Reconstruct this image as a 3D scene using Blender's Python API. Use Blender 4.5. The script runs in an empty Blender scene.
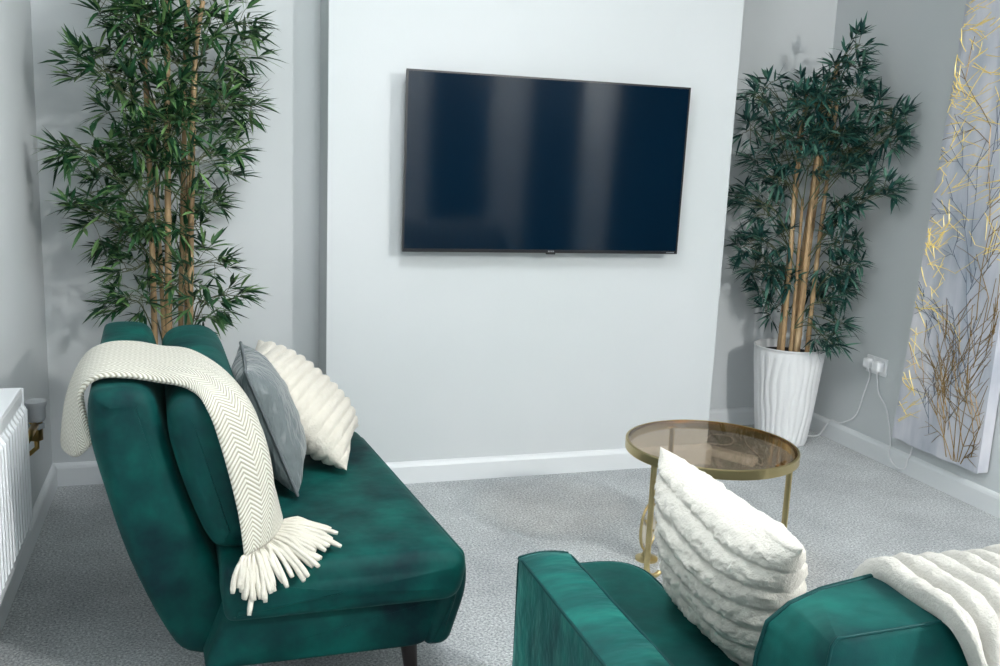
import bpy, math, random
from mathutils import Vector, Matrix, noise
random.seed(11)
S = bpy.context.scene
COL = S.collection

# ------------------------------------------------------------------ camera
cam_data = bpy.data.cameras.new('camera')
cam = bpy.data.objects.new('camera', cam_data)
COL.objects.link(cam)
_r = Vector((0.9524815, -0.30181373, 0.04107884))
_u = Vector((0.01743612, 0.18866714, 0.98188629))
_f = Vector((0.30409699, 0.93451227, -0.18496442))
M = Matrix((( _r.x, _u.x, -_f.x), (_r.y, _u.y, -_f.y), (_r.z, _u.z, -_f.z))).to_4x4()
M.translation = Vector((-0.48468582, -3.8215417, 1.40297888))
cam.matrix_world = M
cam_data.sensor_fit = 'HORIZONTAL'
cam_data.sensor_width = 36.0
cam_data.lens = 951.994 / 1000.0 * 36.0
cam_data.clip_start = 0.05
S.camera = cam

# ------------------------------------------------------------------ world, lights, exposure
w = bpy.data.worlds.new('world'); S.world = w; w.use_nodes = True
w.node_tree.nodes['Background'].inputs[0].default_value = (0.75, 0.85, 1.0, 1)
w.node_tree.nodes['Background'].inputs[1].default_value = 0.3

def add_light(name, kind, loc, power, color, size, target=None):
    d = bpy.data.lights.new(name, kind); d.energy = power; d.color = color
    if kind == 'AREA':
        d.shape = 'DISK'; d.size = size
    else:
        d.shadow_soft_size = size
    o = bpy.data.objects.new(name, d); o.location = loc; COL.objects.link(o)
    if target is not None:
        o.rotation_euler = (Vector(target) - Vector(loc)).to_track_quat('-Z', 'Y').to_euler()
    return o
add_light('ceiling_lamp_light', 'POINT', (2.0, -4.2, 2.28), 130, (1.0, 0.985, 0.955), 0.07)
add_light('front_fill_light', 'AREA', (-0.35, -5.25, 1.7), 8, (0.90, 0.96, 1.0), 1.3, (-0.35, 0, 1.2))  # added cool fill from the front wall; no window stands there
add_light('side_wall_fill_light', 'POINT', (0.15, -1.75, 2.32), 31, (0.97, 0.99, 1.0), 0.22)  # added soft fill to lift the side walls and alcoves; no fitting modelled

S.view_settings.view_transform = 'Standard'
S.view_settings.look = 'None'
S.view_settings.gamma = 1.0
S.view_settings.use_curve_mapping = False
S.view_settings.exposure = 0.75

# ------------------------------------------------------------------ helpers
def lin(c):
    return tuple(((x / 255.0) / 12.92 if x / 255.0 <= 0.04045 else ((x / 255.0 + 0.055) / 1.055) ** 2.4) for x in c) + (1.0,)

def mat(name, rgb, rough=0.5, metal=0.0, spec=0.5, **kw):
    m = bpy.data.materials.new(name); m.use_nodes = True
    nt = m.node_tree; b = nt.nodes['Principled BSDF']
    b.inputs['Base Color'].default_value = lin(rgb)
    b.inputs['Roughness'].default_value = rough
    b.inputs['Metallic'].default_value = metal
    b.inputs['Specular IOR Level'].default_value = spec
    for k, v in kw.items():
        b.inputs[k.replace('_', ' ')].default_value = v
    return m

def N(m, t, **kw):
    n = m.node_tree.nodes.new(t)
    for k, v in kw.items():
        setattr(n, k, v)
    return n

def L(m, a, b):
    m.node_tree.links.new(a, b)

def bsdf(m):
    return m.node_tree.nodes['Principled BSDF']

def noise_node(m, scale, detail=3.0, rough=0.55, stretch=None, coord='Object'):
    tc = N(m, 'ShaderNodeTexCoord')
    n = N(m, 'ShaderNodeTexNoise')
    n.inputs['Scale'].default_value = scale
    n.inputs['Detail'].default_value = detail
    n.inputs['Roughness'].default_value = rough
    if stretch:
        mp = N(m, 'ShaderNodeMapping'); mp.inputs['Scale'].default_value = stretch
        L(m, tc.outputs[coord], mp.inputs['Vector']); L(m, mp.outputs['Vector'], n.inputs['Vector'])
    else:
        L(m, tc.outputs[coord], n.inputs['Vector'])
    return n

def ramp(m, src, stops):
    r = N(m, 'ShaderNodeValToRGB')
    e = r.color_ramp.elements
    e[0].position, e[0].color = stops[0][0], lin(stops[0][1])
    e[1].position, e[1].color = stops[-1][0], lin(stops[-1][1])
    for p, c in stops[1:-1]:
        x = e.new(p); x.color = lin(c)
    L(m, src, r.inputs['Fac'])
    return r

def bump(m, src, strength, dist, prev=None):
    b = N(m, 'ShaderNodeBump'); b.inputs['Strength'].default_value = strength
    b.inputs['Distance'].default_value = dist
    L(m, src, b.inputs['Height'])
    if prev is not None:
        L(m, prev.outputs['Normal'], b.inputs['Normal'])
    L(m, b.outputs['Normal'], bsdf(m).inputs['Normal'])
    return b

class MB:
    """collects geometry in world coordinates for ONE mesh object"""
    def __init__(s):
        s.v = []; s.f = []; s.uv = {}
    def add(s, vs, fs):
        o = len(s.v); s.v += [tuple(p) for p in vs]; s.f += [tuple(i + o for i in f) for f in fs]
        return o
    def box(s, a, b):
        x0, y0, z0 = a; x1, y1, z1 = b
        s.add([(x0,y0,z0),(x1,y0,z0),(x1,y1,z0),(x0,y1,z0),(x0,y0,z1),(x1,y0,z1),(x1,y1,z1),(x0,y1,z1)],
              [(0,3,2,1),(4,5,6,7),(0,1,5,4),(1,2,6,5),(2,3,7,6),(3,0,4,7)])
        return s
    def rings(s, rings, cap0=True, cap1=True, closed=True):
        n = len(rings[0]); vs = [p for r in rings for p in r]; fs = []
        for i in range(len(rings) - 1):
            for j in range(n if closed else n - 1):
                k = (j + 1) % n
                fs.append((i*n+j, i*n+k, (i+1)*n+k, (i+1)*n+j))
        def cap(idx):
            keep = [k for q, k in enumerate(idx) if (Vector(vs[k]) - Vector(vs[idx[q-1]])).length > 1e-6]
            if len(keep) > 2: fs.append(tuple(keep))
        if closed and cap0: cap(list(reversed(range(n))))
        if closed and cap1: cap([(len(rings)-1)*n + j for j in range(n)])
        s.add(vs, fs); return s
    def tube(s, pts, r, seg=8, closed=False):
        pts = [Vector(p) for p in pts]; n = len(pts)
        rad = r if isinstance(r, (list, tuple)) else [r] * n
        rings = []; ref = None
        for i, p in enumerate(pts):
            if closed: t = (pts[(i+1) % n] - pts[i-1]).normalized()
            else: t = (pts[min(i+1, n-1)] - pts[max(i-1, 0)]).normalized()
            if ref is None:
                ref = t.orthogonal().normalized()
            ref = (ref - t * ref.dot(t))
            if ref.length < 1e-6: ref = t.orthogonal()
            ref.normalize(); bi = t.cross(ref)
            rings.append([p + (ref * math.cos(2*math.pi*k/seg) + bi * math.sin(2*math.pi*k/seg)) * rad[i] for k in range(seg)])
        if closed:
            # match the seam as well as possible
            best = min(range(seg), key=lambda q: (rings[0][q] - rings[-1][0]).length)
            r0 = [rings[0][(q + best) % seg] for q in range(seg)]
            rings.append(r0); s.rings(rings, False, False)
        else: s.rings(rings)
        return s
    def lathe(s, c, prof, seg=32, cap0=True, cap1=True):
        cx, cy = c
        s.rings([[(cx + r*math.cos(2*math.pi*k/seg), cy + r*math.sin(2*math.pi*k/seg), z) for k in range(seg)] for r, z in prof], cap0, cap1)
        return s
    def grid(s, P, flip=False):
        nu = len(P); nv = len(P[0]); fs = []
        for i in range(nu-1):
            for j in range(nv-1):
                q = (i*nv+j, (i+1)*nv+j, (i+1)*nv+j+1, i*nv+j+1)
                fs.append(q[::-1] if flip else q)
        s.add([p for r in P for p in r], fs); return s
    def build(s, name, material, parent=None, smooth=True, bevel=0.0, seg=3, subsurf=0, sharp=None, uv=None):
        me = bpy.data.meshes.new(name)
        base = Vector(parent_world(parent)) if parent else Vector((0, 0, 0))
        if parent is None:
            # a thing that is one mesh: origin at the middle of its base
            xs = [p[0] for p in s.v]; ys = [p[1] for p in s.v]; zs = [p[2] for p in s.v]
            base = Vector(((min(xs)+max(xs))/2, (min(ys)+max(ys))/2, min(zs)))
        me.from_pydata([tuple(Vector(p) - base) for p in s.v], [], s.f)
        me.update()
        if uv is not None:
            ul = me.uv_layers.new(name='UVMap')
            for lp in me.loops:
                ul.data[lp.index].uv = uv[lp.vertex_index]
        mats = material if isinstance(material, list) else [material]
        for m_ in mats: me.materials.append(m_)
        if smooth:
            me.polygons.foreach_set('use_smooth', [True] * len(me.polygons))
        o = bpy.data.objects.new(name, me); COL.objects.link(o)
        if parent: o.parent = parent
        else: o.location = base
        if bevel > 0:
            b = o.modifiers.new('bevel', 'BEVEL'); b.width = bevel; b.segments = seg; b.limit_method = 'ANGLE'; b.angle_limit = math.radians(35)
            b.harden_normals = False
        if subsurf:
            q = o.modifiers.new('subd', 'SUBSURF'); q.levels = subsurf; q.render_levels = subsurf
        if sharp is not None and smooth:
            try: me.set_sharp_from_angle(angle=math.radians(sharp))
            except Exception: pass
        return o

def parent_world(o):
    v = Vector((0, 0, 0))
    while o is not None:
        v += o.location; o = o.parent
    return v

def tag(o, label=None, cat=None, group=None, kind=None):
    if label: o['label'] = label
    if cat: o['category'] = cat
    if group: o['group'] = group
    if kind: o['kind'] = kind
    return o

def thing(name, loc, label, cat, group=None):
    o = bpy.data.objects.new(name, None); o.location = loc; o.empty_display_size = 0.1
    COL.objects.link(o); return tag(o, label, cat, group)

def struct(name, mb, m, **kw):
    o = mb.build(name, m, None, **kw); o['kind'] = 'structure'; return o

def catmull(pts, n, closed=False):
    pts = [Vector(p) for p in pts]; m = len(pts); out = []
    segs = m if closed else m - 1
    for i in range(n if closed else n):
        t = i / (n if closed else n - 1) * segs
        k = min(int(t), segs - 1); u = t - k
        def g(j):
            return pts[j % m] if closed else pts[max(0, min(m-1, j))]
        a, b, c, d = g(k-1), g(k), g(k+1), g(k+2)
        out.append(0.5 * ((2*b) + (c - a)*u + (2*a - 5*b + 4*c - d)*u*u + (3*b - a - 3*c + d)*u**3))
    return out

def offset2(poly, d):
    """inset a CCW 2D polygon by d"""
    n = len(poly); out = []
    for i in range(n):
        p0 = Vector(poly[i-1]); p1 = Vector(poly[i]); p2 = Vector(poly[(i+1) % n])
        e1 = (p1 - p0); e2 = (p2 - p1)
        if e1.length < 1e-9: e1 = e2
        if e2.length < 1e-9: e2 = e1
        e1 = e1.normalized(); e2 = e2.normalized()
        n1 = Vector((-e1.y, e1.x)); n2 = Vector((-e2.y, e2.x))
        b = n1 + n2
        if b.length < 1e-6: b = n1
        b.normalize(); k = max(0.35, b.dot(n1))
        out.append(tuple(p1 + b * (d / k)))
    return out

def offset2_safe(poly, d):
    """inset that drops the points which would fold over (they snap to their nearest good neighbour)"""
    o = offset2(poly, d)
    if d < 0.004: return o
    n = len(poly); V = [Vector(p) for p in poly]; ok = []
    for p in o:
        p = Vector(p); m_ = 1e9
        for i in range(n):
            s = V[i]; e = V[(i+1) % n] - s; l2 = e.length_squared
            t = max(0, min(1, (p-s).dot(e)/l2)) if l2 > 0 else 0
            m_ = min(m_, (p - s - e*t).length)
        ok.append(m_ > 0.96*d)
    if sum(ok) < 4: return o
    out = []
    for i in range(n):
        for k in range(n):
            if ok[(i+k) % n]: out.append(o[(i+k) % n]); break
            if ok[(i-k) % n]: out.append(o[(i-k) % n]); break
    return out

def fillet(poly, radii, seg=6):
    n = len(poly); out = []
    for i in range(n):
        p0 = Vector(poly[i-1]); p1 = Vector(poly[i]); p2 = Vector(poly[(i+1) % n]); r = radii[i] if isinstance(radii, (list, tuple)) else radii
        if r <= 0: out.append(tuple(p1)); continue
        a = (p0 - p1); b = (p2 - p1)
        r1 = min(r, a.length*0.49, b.length*0.49)
        s = p1 + a.normalized()*r1; e = p1 + b.normalized()*r1
        for k in range(seg+1):
            t = k/seg
            out.append(tuple((1-t)**2*s + 2*t*(1-t)*p1 + t*t*e))
    return out

def soft(mb, prof, a0, a1, rnd, place, puff0=0.0, puff1=0.0, nr=5, mid=6, safe=False):
    """extrude the 2D profile from a0 to a1 with rounded end edges; place(x, z, a) -> point. CCW profile seen from the a0 side."""
    rings = []
    cx = sum(p[0] for p in prof)/len(prof); cz = sum(p[1] for p in prof)/len(prof)
    def ring(poly, a): rings.append([place(p[0], p[1], a) for p in poly])
    def capset(sign, a, puff):
        off = offset2_safe if safe else offset2
        inner = off(prof, rnd)
        out = []
        for s in ((0.02, 0.3, 0.55, 0.8) if puff > 0 else ()):
            d = (1 - s*s) * puff
            out.append(([(cx + (p[0]-cx)*s, cz + (p[1]-cz)*s) for p in inner], a - sign*0 - d if sign > 0 else a + d))
        for k in range(nr+1):
            th = math.pi/2 * k/nr
            out.append((off(prof, rnd*(1-math.sin(th))), a + sign*rnd*(1-math.cos(th))))
        return out
    c0 = capset(1, a0, puff0); c1 = capset(-1, a1, puff1)
    for poly, a in c0: ring(poly, a)
    for k in range(1, mid):
        ring(prof, a0 + rnd + (a1 - a0 - 2*rnd)*k/mid)
    for poly, a in reversed(c1): ring(poly, a)
    mb.rings(rings, True, True)

def fbm(p, s, o=3):
    return noise.fractal(Vector(p)*s, 0.9, 2.0, o)

# ------------------------------------------------------------------ materials
def velvet(name, dark, mid, lite, sheen=(0.35, 0.95, 0.85), sw=0.07, stretch=(1, 1, 1), crease=0.25):
    m = mat(name, mid, 0.62, 0, 0.18)
    b = bsdf(m)
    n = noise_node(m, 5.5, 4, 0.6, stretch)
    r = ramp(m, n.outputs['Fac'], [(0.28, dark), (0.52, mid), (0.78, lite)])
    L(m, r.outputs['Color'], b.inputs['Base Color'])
    b.inputs['Sheen Weight'].default_value = sw
    b.inputs['Sheen Roughness'].default_value = 0.32
    b.inputs['Sheen Tint'].default_value = (*sheen, 1)
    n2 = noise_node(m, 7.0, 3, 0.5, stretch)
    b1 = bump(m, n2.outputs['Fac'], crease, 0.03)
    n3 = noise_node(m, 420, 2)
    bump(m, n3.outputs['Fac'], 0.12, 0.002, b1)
    return m
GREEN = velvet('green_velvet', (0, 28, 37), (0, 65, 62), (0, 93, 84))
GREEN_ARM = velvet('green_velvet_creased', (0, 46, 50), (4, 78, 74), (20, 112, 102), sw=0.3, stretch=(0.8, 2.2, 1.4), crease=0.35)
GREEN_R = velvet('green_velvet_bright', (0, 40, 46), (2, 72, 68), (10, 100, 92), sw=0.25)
PIPE = mat('green_piping', (0, 58, 58), 0.55, 0, 0.2)

WALL = mat('pale_grey_paint', (206, 211, 212), 0.75, 0, 0.3)
_n = noise_node(WALL, 1.2, 3); L(WALL, ramp(WALL, _n.outputs['Fac'], [(0.3, (203, 209, 210)), (0.7, (210, 214, 216))]).outputs['Color'], bsdf(WALL).inputs['Base Color'])
_n = noise_node(WALL, 90, 3); bump(WALL, _n.outputs['Fac'], 0.06, 0.004)
WHITE_PAINT = mat('white_gloss_paint', (226, 230, 232), 0.35, 0, 0.5)
CEIL = mat('ceiling_white', (232, 234, 235), 0.9)
CARPET = mat('grey_carpet', (150, 153, 159), 0.95, 0, 0.1, Sheen_Weight=0.25)
_a = noise_node(CARPET, 130, 5, 0.75); _b = noise_node(CARPET, 3.2, 4, 0.6)
_mx = N(CARPET, 'ShaderNodeMix', data_type='RGBA', blend_type='MULTIPLY'); _mx.inputs['Factor'].default_value = 1.0
L(CARPET, ramp(CARPET, _a.outputs['Fac'], [(0.34, (114, 120, 123)), (0.5, (188, 194, 196)), (0.66, (250, 252, 251))]).outputs['Color'], _mx.inputs['A'])
L(CARPET, ramp(CARPET, _b.outputs['Fac'], [(0.3, (216, 216, 218)), (0.7, (252, 252, 252))]).outputs['Color'], _mx.inputs['B'])
L(CARPET, _mx.outputs['Result'], bsdf(CARPET).inputs['Base Color'])
_bm = bump(CARPET, _a.outputs['Fac'], 0.35, 0.010)

def herring():
    m = mat('cream_herringbone_wool', (232, 229, 218), 0.9, 0, 0.15, Sheen_Weight=0.25)
    tc = N(m, 'ShaderNodeTexCoord'); sp = N(m, 'ShaderNodeSeparateXYZ'); L(m, tc.outputs['UV'], sp.inputs[0])
    def math_(op, a, b=None, v=None):
        n = N(m, 'ShaderNodeMath', operation=op); L(m, a, n.inputs[0])
        if b is not None: L(m, b, n.inputs[1])
        if v is not None: n.inputs[1].default_value = v
        return n.outputs[0]
    tri = math_('PINGPONG', sp.outputs['X'], v=0.032)
    ph = math_('ADD', sp.outputs['Y'], tri)
    s = math_('SINE', math_('MULTIPLY', ph, v=2*math.pi/0.0125))
    r = ramp(m, math_('MULTIPLY_ADD', s, v=0.5), [(0.0, (158, 155, 138)), (0.55, (208, 206, 193)), (1.0, (222, 220, 210))])
    s2 = r.inputs['Fac'].links[0].from_node; s2.inputs[2].default_value = 0.5
    L(m, r.outputs['Color'], bsdf(m).inputs['Base Color'])
    bump(m, s2.outputs[0], 0.55, 0.004)
    return m
HERR = herring()
TASSEL = mat('cream_tassel_yarn', (214, 210, 198), 0.95, 0, 0.1)
_n = noise_node(TASSEL, 300, 2); bump(TASSEL, _n.outputs['Fac'], 0.5, 0.003)
FLUFF = mat('white_fluffy_faux_fur', (216, 213, 204), 0.95, 0, 0.1, Sheen_Weight=0.3)
_n = noise_node(FLUFF, 150, 4, 0.7); bump(FLUFF, _n.outputs['Fac'], 0.8, 0.006)
FLUFF2 = mat('cream_fluffy_faux_fur', (214, 209, 197), 0.95, 0, 0.1, Sheen_Weight=0.3)
_n = noise_node(FLUFF2, 150, 4, 0.7); bump(FLUFF2, _n.outputs['Fac'], 0.8, 0.006)
THROWM = mat('white_fluffy_throw', (190, 188, 181), 0.95, 0, 0.1, Sheen_Weight=0.2)
_n = noise_node(THROWM, 150, 4, 0.7); bump(THROWM, _n.outputs['Fac'], 0.8, 0.006)
SATIN = mat('grey_crushed_satin', (100, 109, 111), 0.42, 0, 0.45, Sheen_Weight=0.3)
_n = noise_node(SATIN, 9, 4, 0.6, (1, 1, 0.35)); bump(SATIN, _n.outputs['Fac'], 0.9, 0.05)
SATIN_D = mat('grey_cushion_piping', (96, 103, 106), 0.4)
GOLD = mat('brushed_brass', (206, 188, 140), 0.36, 1.0)
SMOKE = mat('bronze_tinted_glass', (196, 168, 140), 0.02, 0, 0.5, Transmission_Weight=1.0, IOR=1.45)
TVBLACK = mat('black_plastic', (14, 16, 20), 0.35)
SCREEN = mat('dark_glass_screen', (5, 26, 42), 0.085, 0, 0.3)
SILVER = mat('silver_print', (170, 175, 180), 0.3, 0.6)
RAD = mat('white_enamel', (236, 239, 242), 0.3)
GREYPLASTIC = mat('grey_valve_plastic', (150, 155, 158), 0.45)
BRASS = mat('valve_brass', (170, 140, 84), 0.3, 1.0)
PLASTIC = mat('white_plastic', (240, 242, 244), 0.3)
CABLE = mat('white_cable_sheath', (232, 234, 236), 0.4)
POT = mat('white_glazed_planter', (240, 241, 242), 0.35)
SOIL = mat('dark_soil', (38, 30, 26), 0.95)
DARKPOT = mat('charcoal_planter', (44, 46, 48), 0.6)
WOODLEG = mat('dark_wood_leg', (30, 22, 22), 0.45)
def cane_mat():
    m = mat('dry_bamboo_cane', (176, 146, 108), 0.55)
    n = noise_node(m, 14, 4, 0.6, (1, 1, 0.25))
    L(m, ramp(m, n.outputs['Fac'], [(0.3, (132, 104, 72)), (0.55, (182, 152, 112)), (0.75, (206, 182, 146))]).outputs['Color'], bsdf(m).inputs['Base Color'])
    return m
CANE = cane_mat()
def leaf_mat(name, a, b, c):
    m = mat(name, b, 0.5, 0, 0.35)
    g = N(m, 'ShaderNodeNewGeometry')
    L(m, ramp(m, g.outputs['Random Per Island'], [(0.0, a), (0.55, b), (1.0, c)]).outputs['Color'], bsdf(m).inputs['Base Color'])
    return m
LEAF_A = leaf_mat('green_bamboo_leaf', (10, 42, 28), (36, 82, 48), (120, 156, 96))
LEAF_B = leaf_mat('teal_bamboo_leaf', (14, 52, 52), (38, 86, 78), (98, 142, 122))
LEAF_L = [(-0.78,-0.15,1.83),(-0.68,-0.20,1.80),(-0.59,-0.10,1.84),(-0.45,-0.18,1.82),(-0.35,-0.21,1.76),(-0.27,-0.09,1.83),(-0.22,0.08,1.76),(-0.31,0.04,1.67),(-0.42,0.03,1.70),(-0.56,-0.15,1.68),(-0.66,-0.05,1.65),(-0.79,-0.14,1.63),(-0.87,-0.17,1.64),(-0.72,-0.19,1.56),(-0.59,-0.16,1.54),(-0.46,0.09,1.56),(-0.33,0.05,1.58),(-0.25,0.04,1.55),(-0.77,0.04,1.50),(-0.85,-0.16,1.36),(-0.92,-0.12,1.36),(-0.81,-0.02,1.30),(-0.71,0.02,1.36),(-0.64,0.06,1.44),(-0.38,0.07,1.45),(-0.44,-0.20,1.34),(-0.33,-0.02,1.38),(-0.53,-0.00,1.37),(-0.84,-0.06,1.21),(-0.90,-0.17,1.17),(-0.78,-0.07,1.14),(-0.67,-0.20,1.23),(-0.72,0.09,1.04),(-0.79,0.06,1.02),(-0.85,-0.04,1.10),(-0.60,-0.13,1.11),(-0.65,0.08,0.98),(-0.50,-0.04,1.03),(-0.41,0.07,1.18),(-0.34,0.06,1.29),(-0.53,-0.06,1.19),(-0.45,-0.09,1.10),(-0.39,-0.03,0.95),(-0.71,-0.08,0.93),(-0.68,-0.17,0.84),(-0.75,-0.13,0.82),(-0.60,0.05,0.83),(-0.42,-0.21,0.83),(-0.34,-0.21,0.85),(-0.46,-0.02,0.73),(-0.50,-0.14,0.90),(-0.52,-0.05,1.79),(-0.62,-0.07,1.75),(-0.72,-0.11,1.72),(-0.40,0.11,1.62),(-0.51,-0.16,1.48),(-0.58,-0.09,1.31),(-0.65,-0.16,1.13),(-0.77,-0.01,1.95),(-0.62,-0.14,1.93),(-0.48,-0.11,1.96),(-0.36,0.02,1.92),(-0.55,-0.12,2.05),(-0.43,-0.04,2.06)]
LEAF_R = [(2.41,0.04,1.96),(2.38,0.03,1.88),(2.50,0.09,1.80),(2.52,0.31,1.79),(2.30,0.25,1.79),(2.11,0.10,1.71),(1.99,0.13,1.75),(1.90,0.07,1.70),(2.08,0.18,1.65),(2.15,0.02,1.68),(2.45,0.28,1.67),(2.58,0.29,1.71),(2.53,0.01,1.69),(2.56,-0.07,1.66),(2.60,-0.11,1.62),(2.58,-0.09,1.55),(2.56,0.01,1.53),(2.00,0.24,1.56),(2.13,0.20,1.53),(2.34,0.35,1.58),(2.39,0.24,1.53),(2.36,0.06,1.55),(2.54,0.14,1.54),(2.13,0.31,1.45),(2.21,0.21,1.43),(2.18,0.00,1.41),(2.52,0.34,1.44),(2.42,0.03,1.39),(2.60,0.12,1.42),(2.52,-0.10,1.33),(2.58,-0.09,1.31),(2.50,0.01,1.27),(2.43,0.06,1.24),(2.23,0.23,1.31),(2.12,0.20,1.35),(2.05,0.23,1.23),(2.08,0.38,1.24),(2.16,0.30,1.16),(2.29,0.39,1.20),(2.47,0.05,1.18),(2.11,0.26,1.04),(2.20,0.27,1.04),(2.08,0.30,1.00),(2.27,0.25,1.06),(2.48,0.12,1.05),(2.60,0.16,1.05),(2.14,0.24,0.92),(2.17,0.36,0.88),(2.26,0.28,0.89),(2.49,0.12,0.93),(2.56,0.09,0.94),(2.56,0.13,0.87),(2.30,0.25,0.83),(2.60,0.40,0.79),(2.29,0.36,0.77),(2.57,0.16,0.80),(2.49,0.16,0.74),(2.31,0.33,0.68),(2.53,0.11,0.65),(2.49,0.17,0.58),(2.43,0.01,0.57)]
def smoke_glass():
    m = bpy.data.materials.new('bronze_tinted_pane'); m.use_nodes = True; nt = m.node_tree
    nt.nodes.remove(nt.nodes['Principled BSDF'])
    t = nt.nodes.new('ShaderNodeBsdfTransparent'); t.inputs[0].default_value = (0.78, 0.68, 0.57, 1)
    g = nt.nodes.new('ShaderNodeBsdfGlossy'); g.inputs['Roughness'].default_value = 0.03
    lw = nt.nodes.new('ShaderNodeLayerWeight'); lw.inputs['Blend'].default_value = 0.5
    pw = nt.nodes.new('ShaderNodeMath'); pw.operation = 'POWER'; pw.inputs[1].default_value = 5.0; nt.links.new(lw.outputs['Facing'], pw.inputs[0])
    fr = nt.nodes.new('ShaderNodeMath'); fr.operation = 'MULTIPLY_ADD'; fr.inputs[1].default_value = 0.9; fr.inputs[2].default_value = 0.03; nt.links.new(pw.outputs[0], fr.inputs[0])
    mx = nt.nodes.new('ShaderNodeMixShader')
    nt.links.new(fr.outputs[0], mx.inputs[0]); nt.links.new(t.outputs[0], mx.inputs[1]); nt.links.new(g.outputs[0], mx.inputs[2])
    nt.links.new(mx.outputs[0], nt.nodes['Material Output'].inputs['Surface'])
    return m
SMOKE = smoke_glass()

# ------------------------------------------------------------------ the room
XL, XR, YB, YF, ZC = -1.049, 2.699, 0.567, -5.4, 2.5
DL = 0.238; CW = 1.814; CX0 = 0.018
mb = MB(); mb.box((XL-0.1, YF-0.1, -0.1), (XR+0.1, YB+0.1, 0.0)); struct('floor', mb, CARPET, smooth=False)
mb = MB(); mb.box((XL-0.1, YF-0.1, ZC), (XR+0.1, YB+0.1, ZC+0.1)); struct('ceiling', mb, CEIL, smooth=False)
mb = MB(); mb.box((XL-0.1, YF, 0), (XL, YB+0.1, ZC)); struct('wall_left', mb, WALL, smooth=False)
mb = MB(); mb.box((XR, YF, 0), (XR+0.1, YB+0.1, ZC)); struct('wall_right', mb, WALL, smooth=False)
mb = MB(); mb.box((XL, DL, 0), (CX0, YB+0.1, ZC)); mb.box((CW, YB, 0), (XR, YB+0.1, ZC)); struct('wall_back', mb, WALL, smooth=False)
mb = MB(); mb.box((CX0, 0, 0), (CW, YB+0.1, ZC)); struct('wall_chimney_breast', mb, WALL, bevel=0.004, smooth=False)
mb = MB(); mb.box((XL-0.1, YF-0.1, 0), (XR+0.1, YF, ZC)); struct('wall_front', mb, WALL, smooth=False)

HB, TB = 0.095, 0.018
def skirting(name, pts, out):
    """pts: line along the wall foot; out: unit vector into the room per end (mitred)"""
    mb = MB(); rings = []
    prof = [(0, 0), (TB, 0), (TB, HB-0.020), (TB-0.004, HB-0.009), (TB-0.010, HB-0.002), (TB-0.014, HB), (0, HB)]
    for (x, y), (ox, oy) in zip(pts, out):
        rings.append([(x + ox*d, y + oy*d, z) for d, z in prof])
    mb.rings(rings); struct(name, mb, WHITE_PAINT, smooth=False)
skirting('baseboard_left', [(XL, YF), (XL, DL)], [(1, 0), (1, -1)])
skirting('baseboard_back_left', [(XL, DL), (CX0, DL)], [(1, -1), (-1, -1)])
skirting('baseboard_chimney_left', [(CX0, DL), (CX0, 0)], [(-1, -1), (-1, -1)])
skirting('baseboard_chimney', [(CX0, 0), (CW, 0)], [(-1, -1), (1, -1)])
skirting('baseboard_chimney_right', [(CW, 0), (CW, YB)], [(1, -1), (1, -1)])
skirting('baseboard_back_right', [(CW, YB), (XR, YB)], [(1, -1), (-1, -1)])
skirting('baseboard_right', [(XR, YB), (XR, YF)], [(-1, -1), (-1, 0)])

# ------------------------------------------------------------------ television
def bx(x0, y0, z0, x1, y1, z1):
    m = MB(); m.box((x0, y0, z0), (x1, y1, z1)); return m
TX, TZ, TW, TH, TG = 0.305, 1.004, 1.224, 0.708, 0.09
tv = thing('television', (TX+TW/2, -0.02, TZ), 'large black flat screen television mounted on the pale grey chimney wall', 'television')
bx(TX+0.002, -TG+0.004, TZ+0.002, TX+TW-0.002, -TG+0.03, TZ+TH-0.002).build('casing', TVBLACK, tv, smooth=False, bevel=0.004)
bx(TX+0.25, -TG+0.03, TZ+0.06, TX+TW-0.25, -0.025, TZ+0.46).build('rear_housing', TVBLACK, tv, smooth=False, bevel=0.01)
bx(TX+0.4, -0.025, TZ+0.15, TX+TW-0.4, -0.001, TZ+0.38).build('wall_bracket', TVBLACK, tv, smooth=False, bevel=0.002)
fr = MB(); B = 0.007; yb0, yb1 = -TG, -TG+0.012
for a, b in (((TX, yb0, TZ), (TX+B, yb1, TZ+TH)), ((TX+TW-B, yb0, TZ), (TX+TW, yb1, TZ+TH)), ((TX+B, yb0, TZ), (TX+TW-B, yb1, TZ+0.013)), ((TX+B, yb0, TZ+TH-B), (TX+TW-B, yb1, TZ+TH))):
    fr.box(a, b)
fr.build('bezel', TVBLACK, tv, smooth=False)
bx(TX+B, -TG+0.002, TZ+0.013, TX+TW-B, -TG+0.006, TZ+TH-B).build('screen', SCREEN, tv, smooth=False)
lg = MB(); xm = TX+TW*0.518; lg.box((xm-0.02, -TG-0.002, TZ-0.006), (xm+0.02, -TG+0.01, TZ+0.002))
rc = lg.build('receiver_tab', TVBLACK, tv, smooth=False, bevel=0.002)
lg = MB()
for k, wd in enumerate((0.006, 0.004, 0.006, 0.005)):
    x = xm - 0.013 + k*0.0072; lg.box((x, -TG-0.0012, TZ+0.004), (x+wd*0.8, -TG-0.0002, TZ+0.0095))
tag(lg.build('maker_mark', SILVER, tv, smooth=False), 'tiny silver lettering at the bottom centre of the frame')
lg = MB()
for k in range(6):
    x = TX+TW-0.052 + k*0.0062; lg.box((x, -TG-0.0012, TZ+0.0045), (x+0.0042, -TG-0.0002, TZ+0.0085))
tag(lg.build('corner_print', SILVER, tv, smooth=False), 'tiny pale print at the lower right corner')

tv.rotation_euler = (math.radians(1.2), 0, 0)

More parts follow.
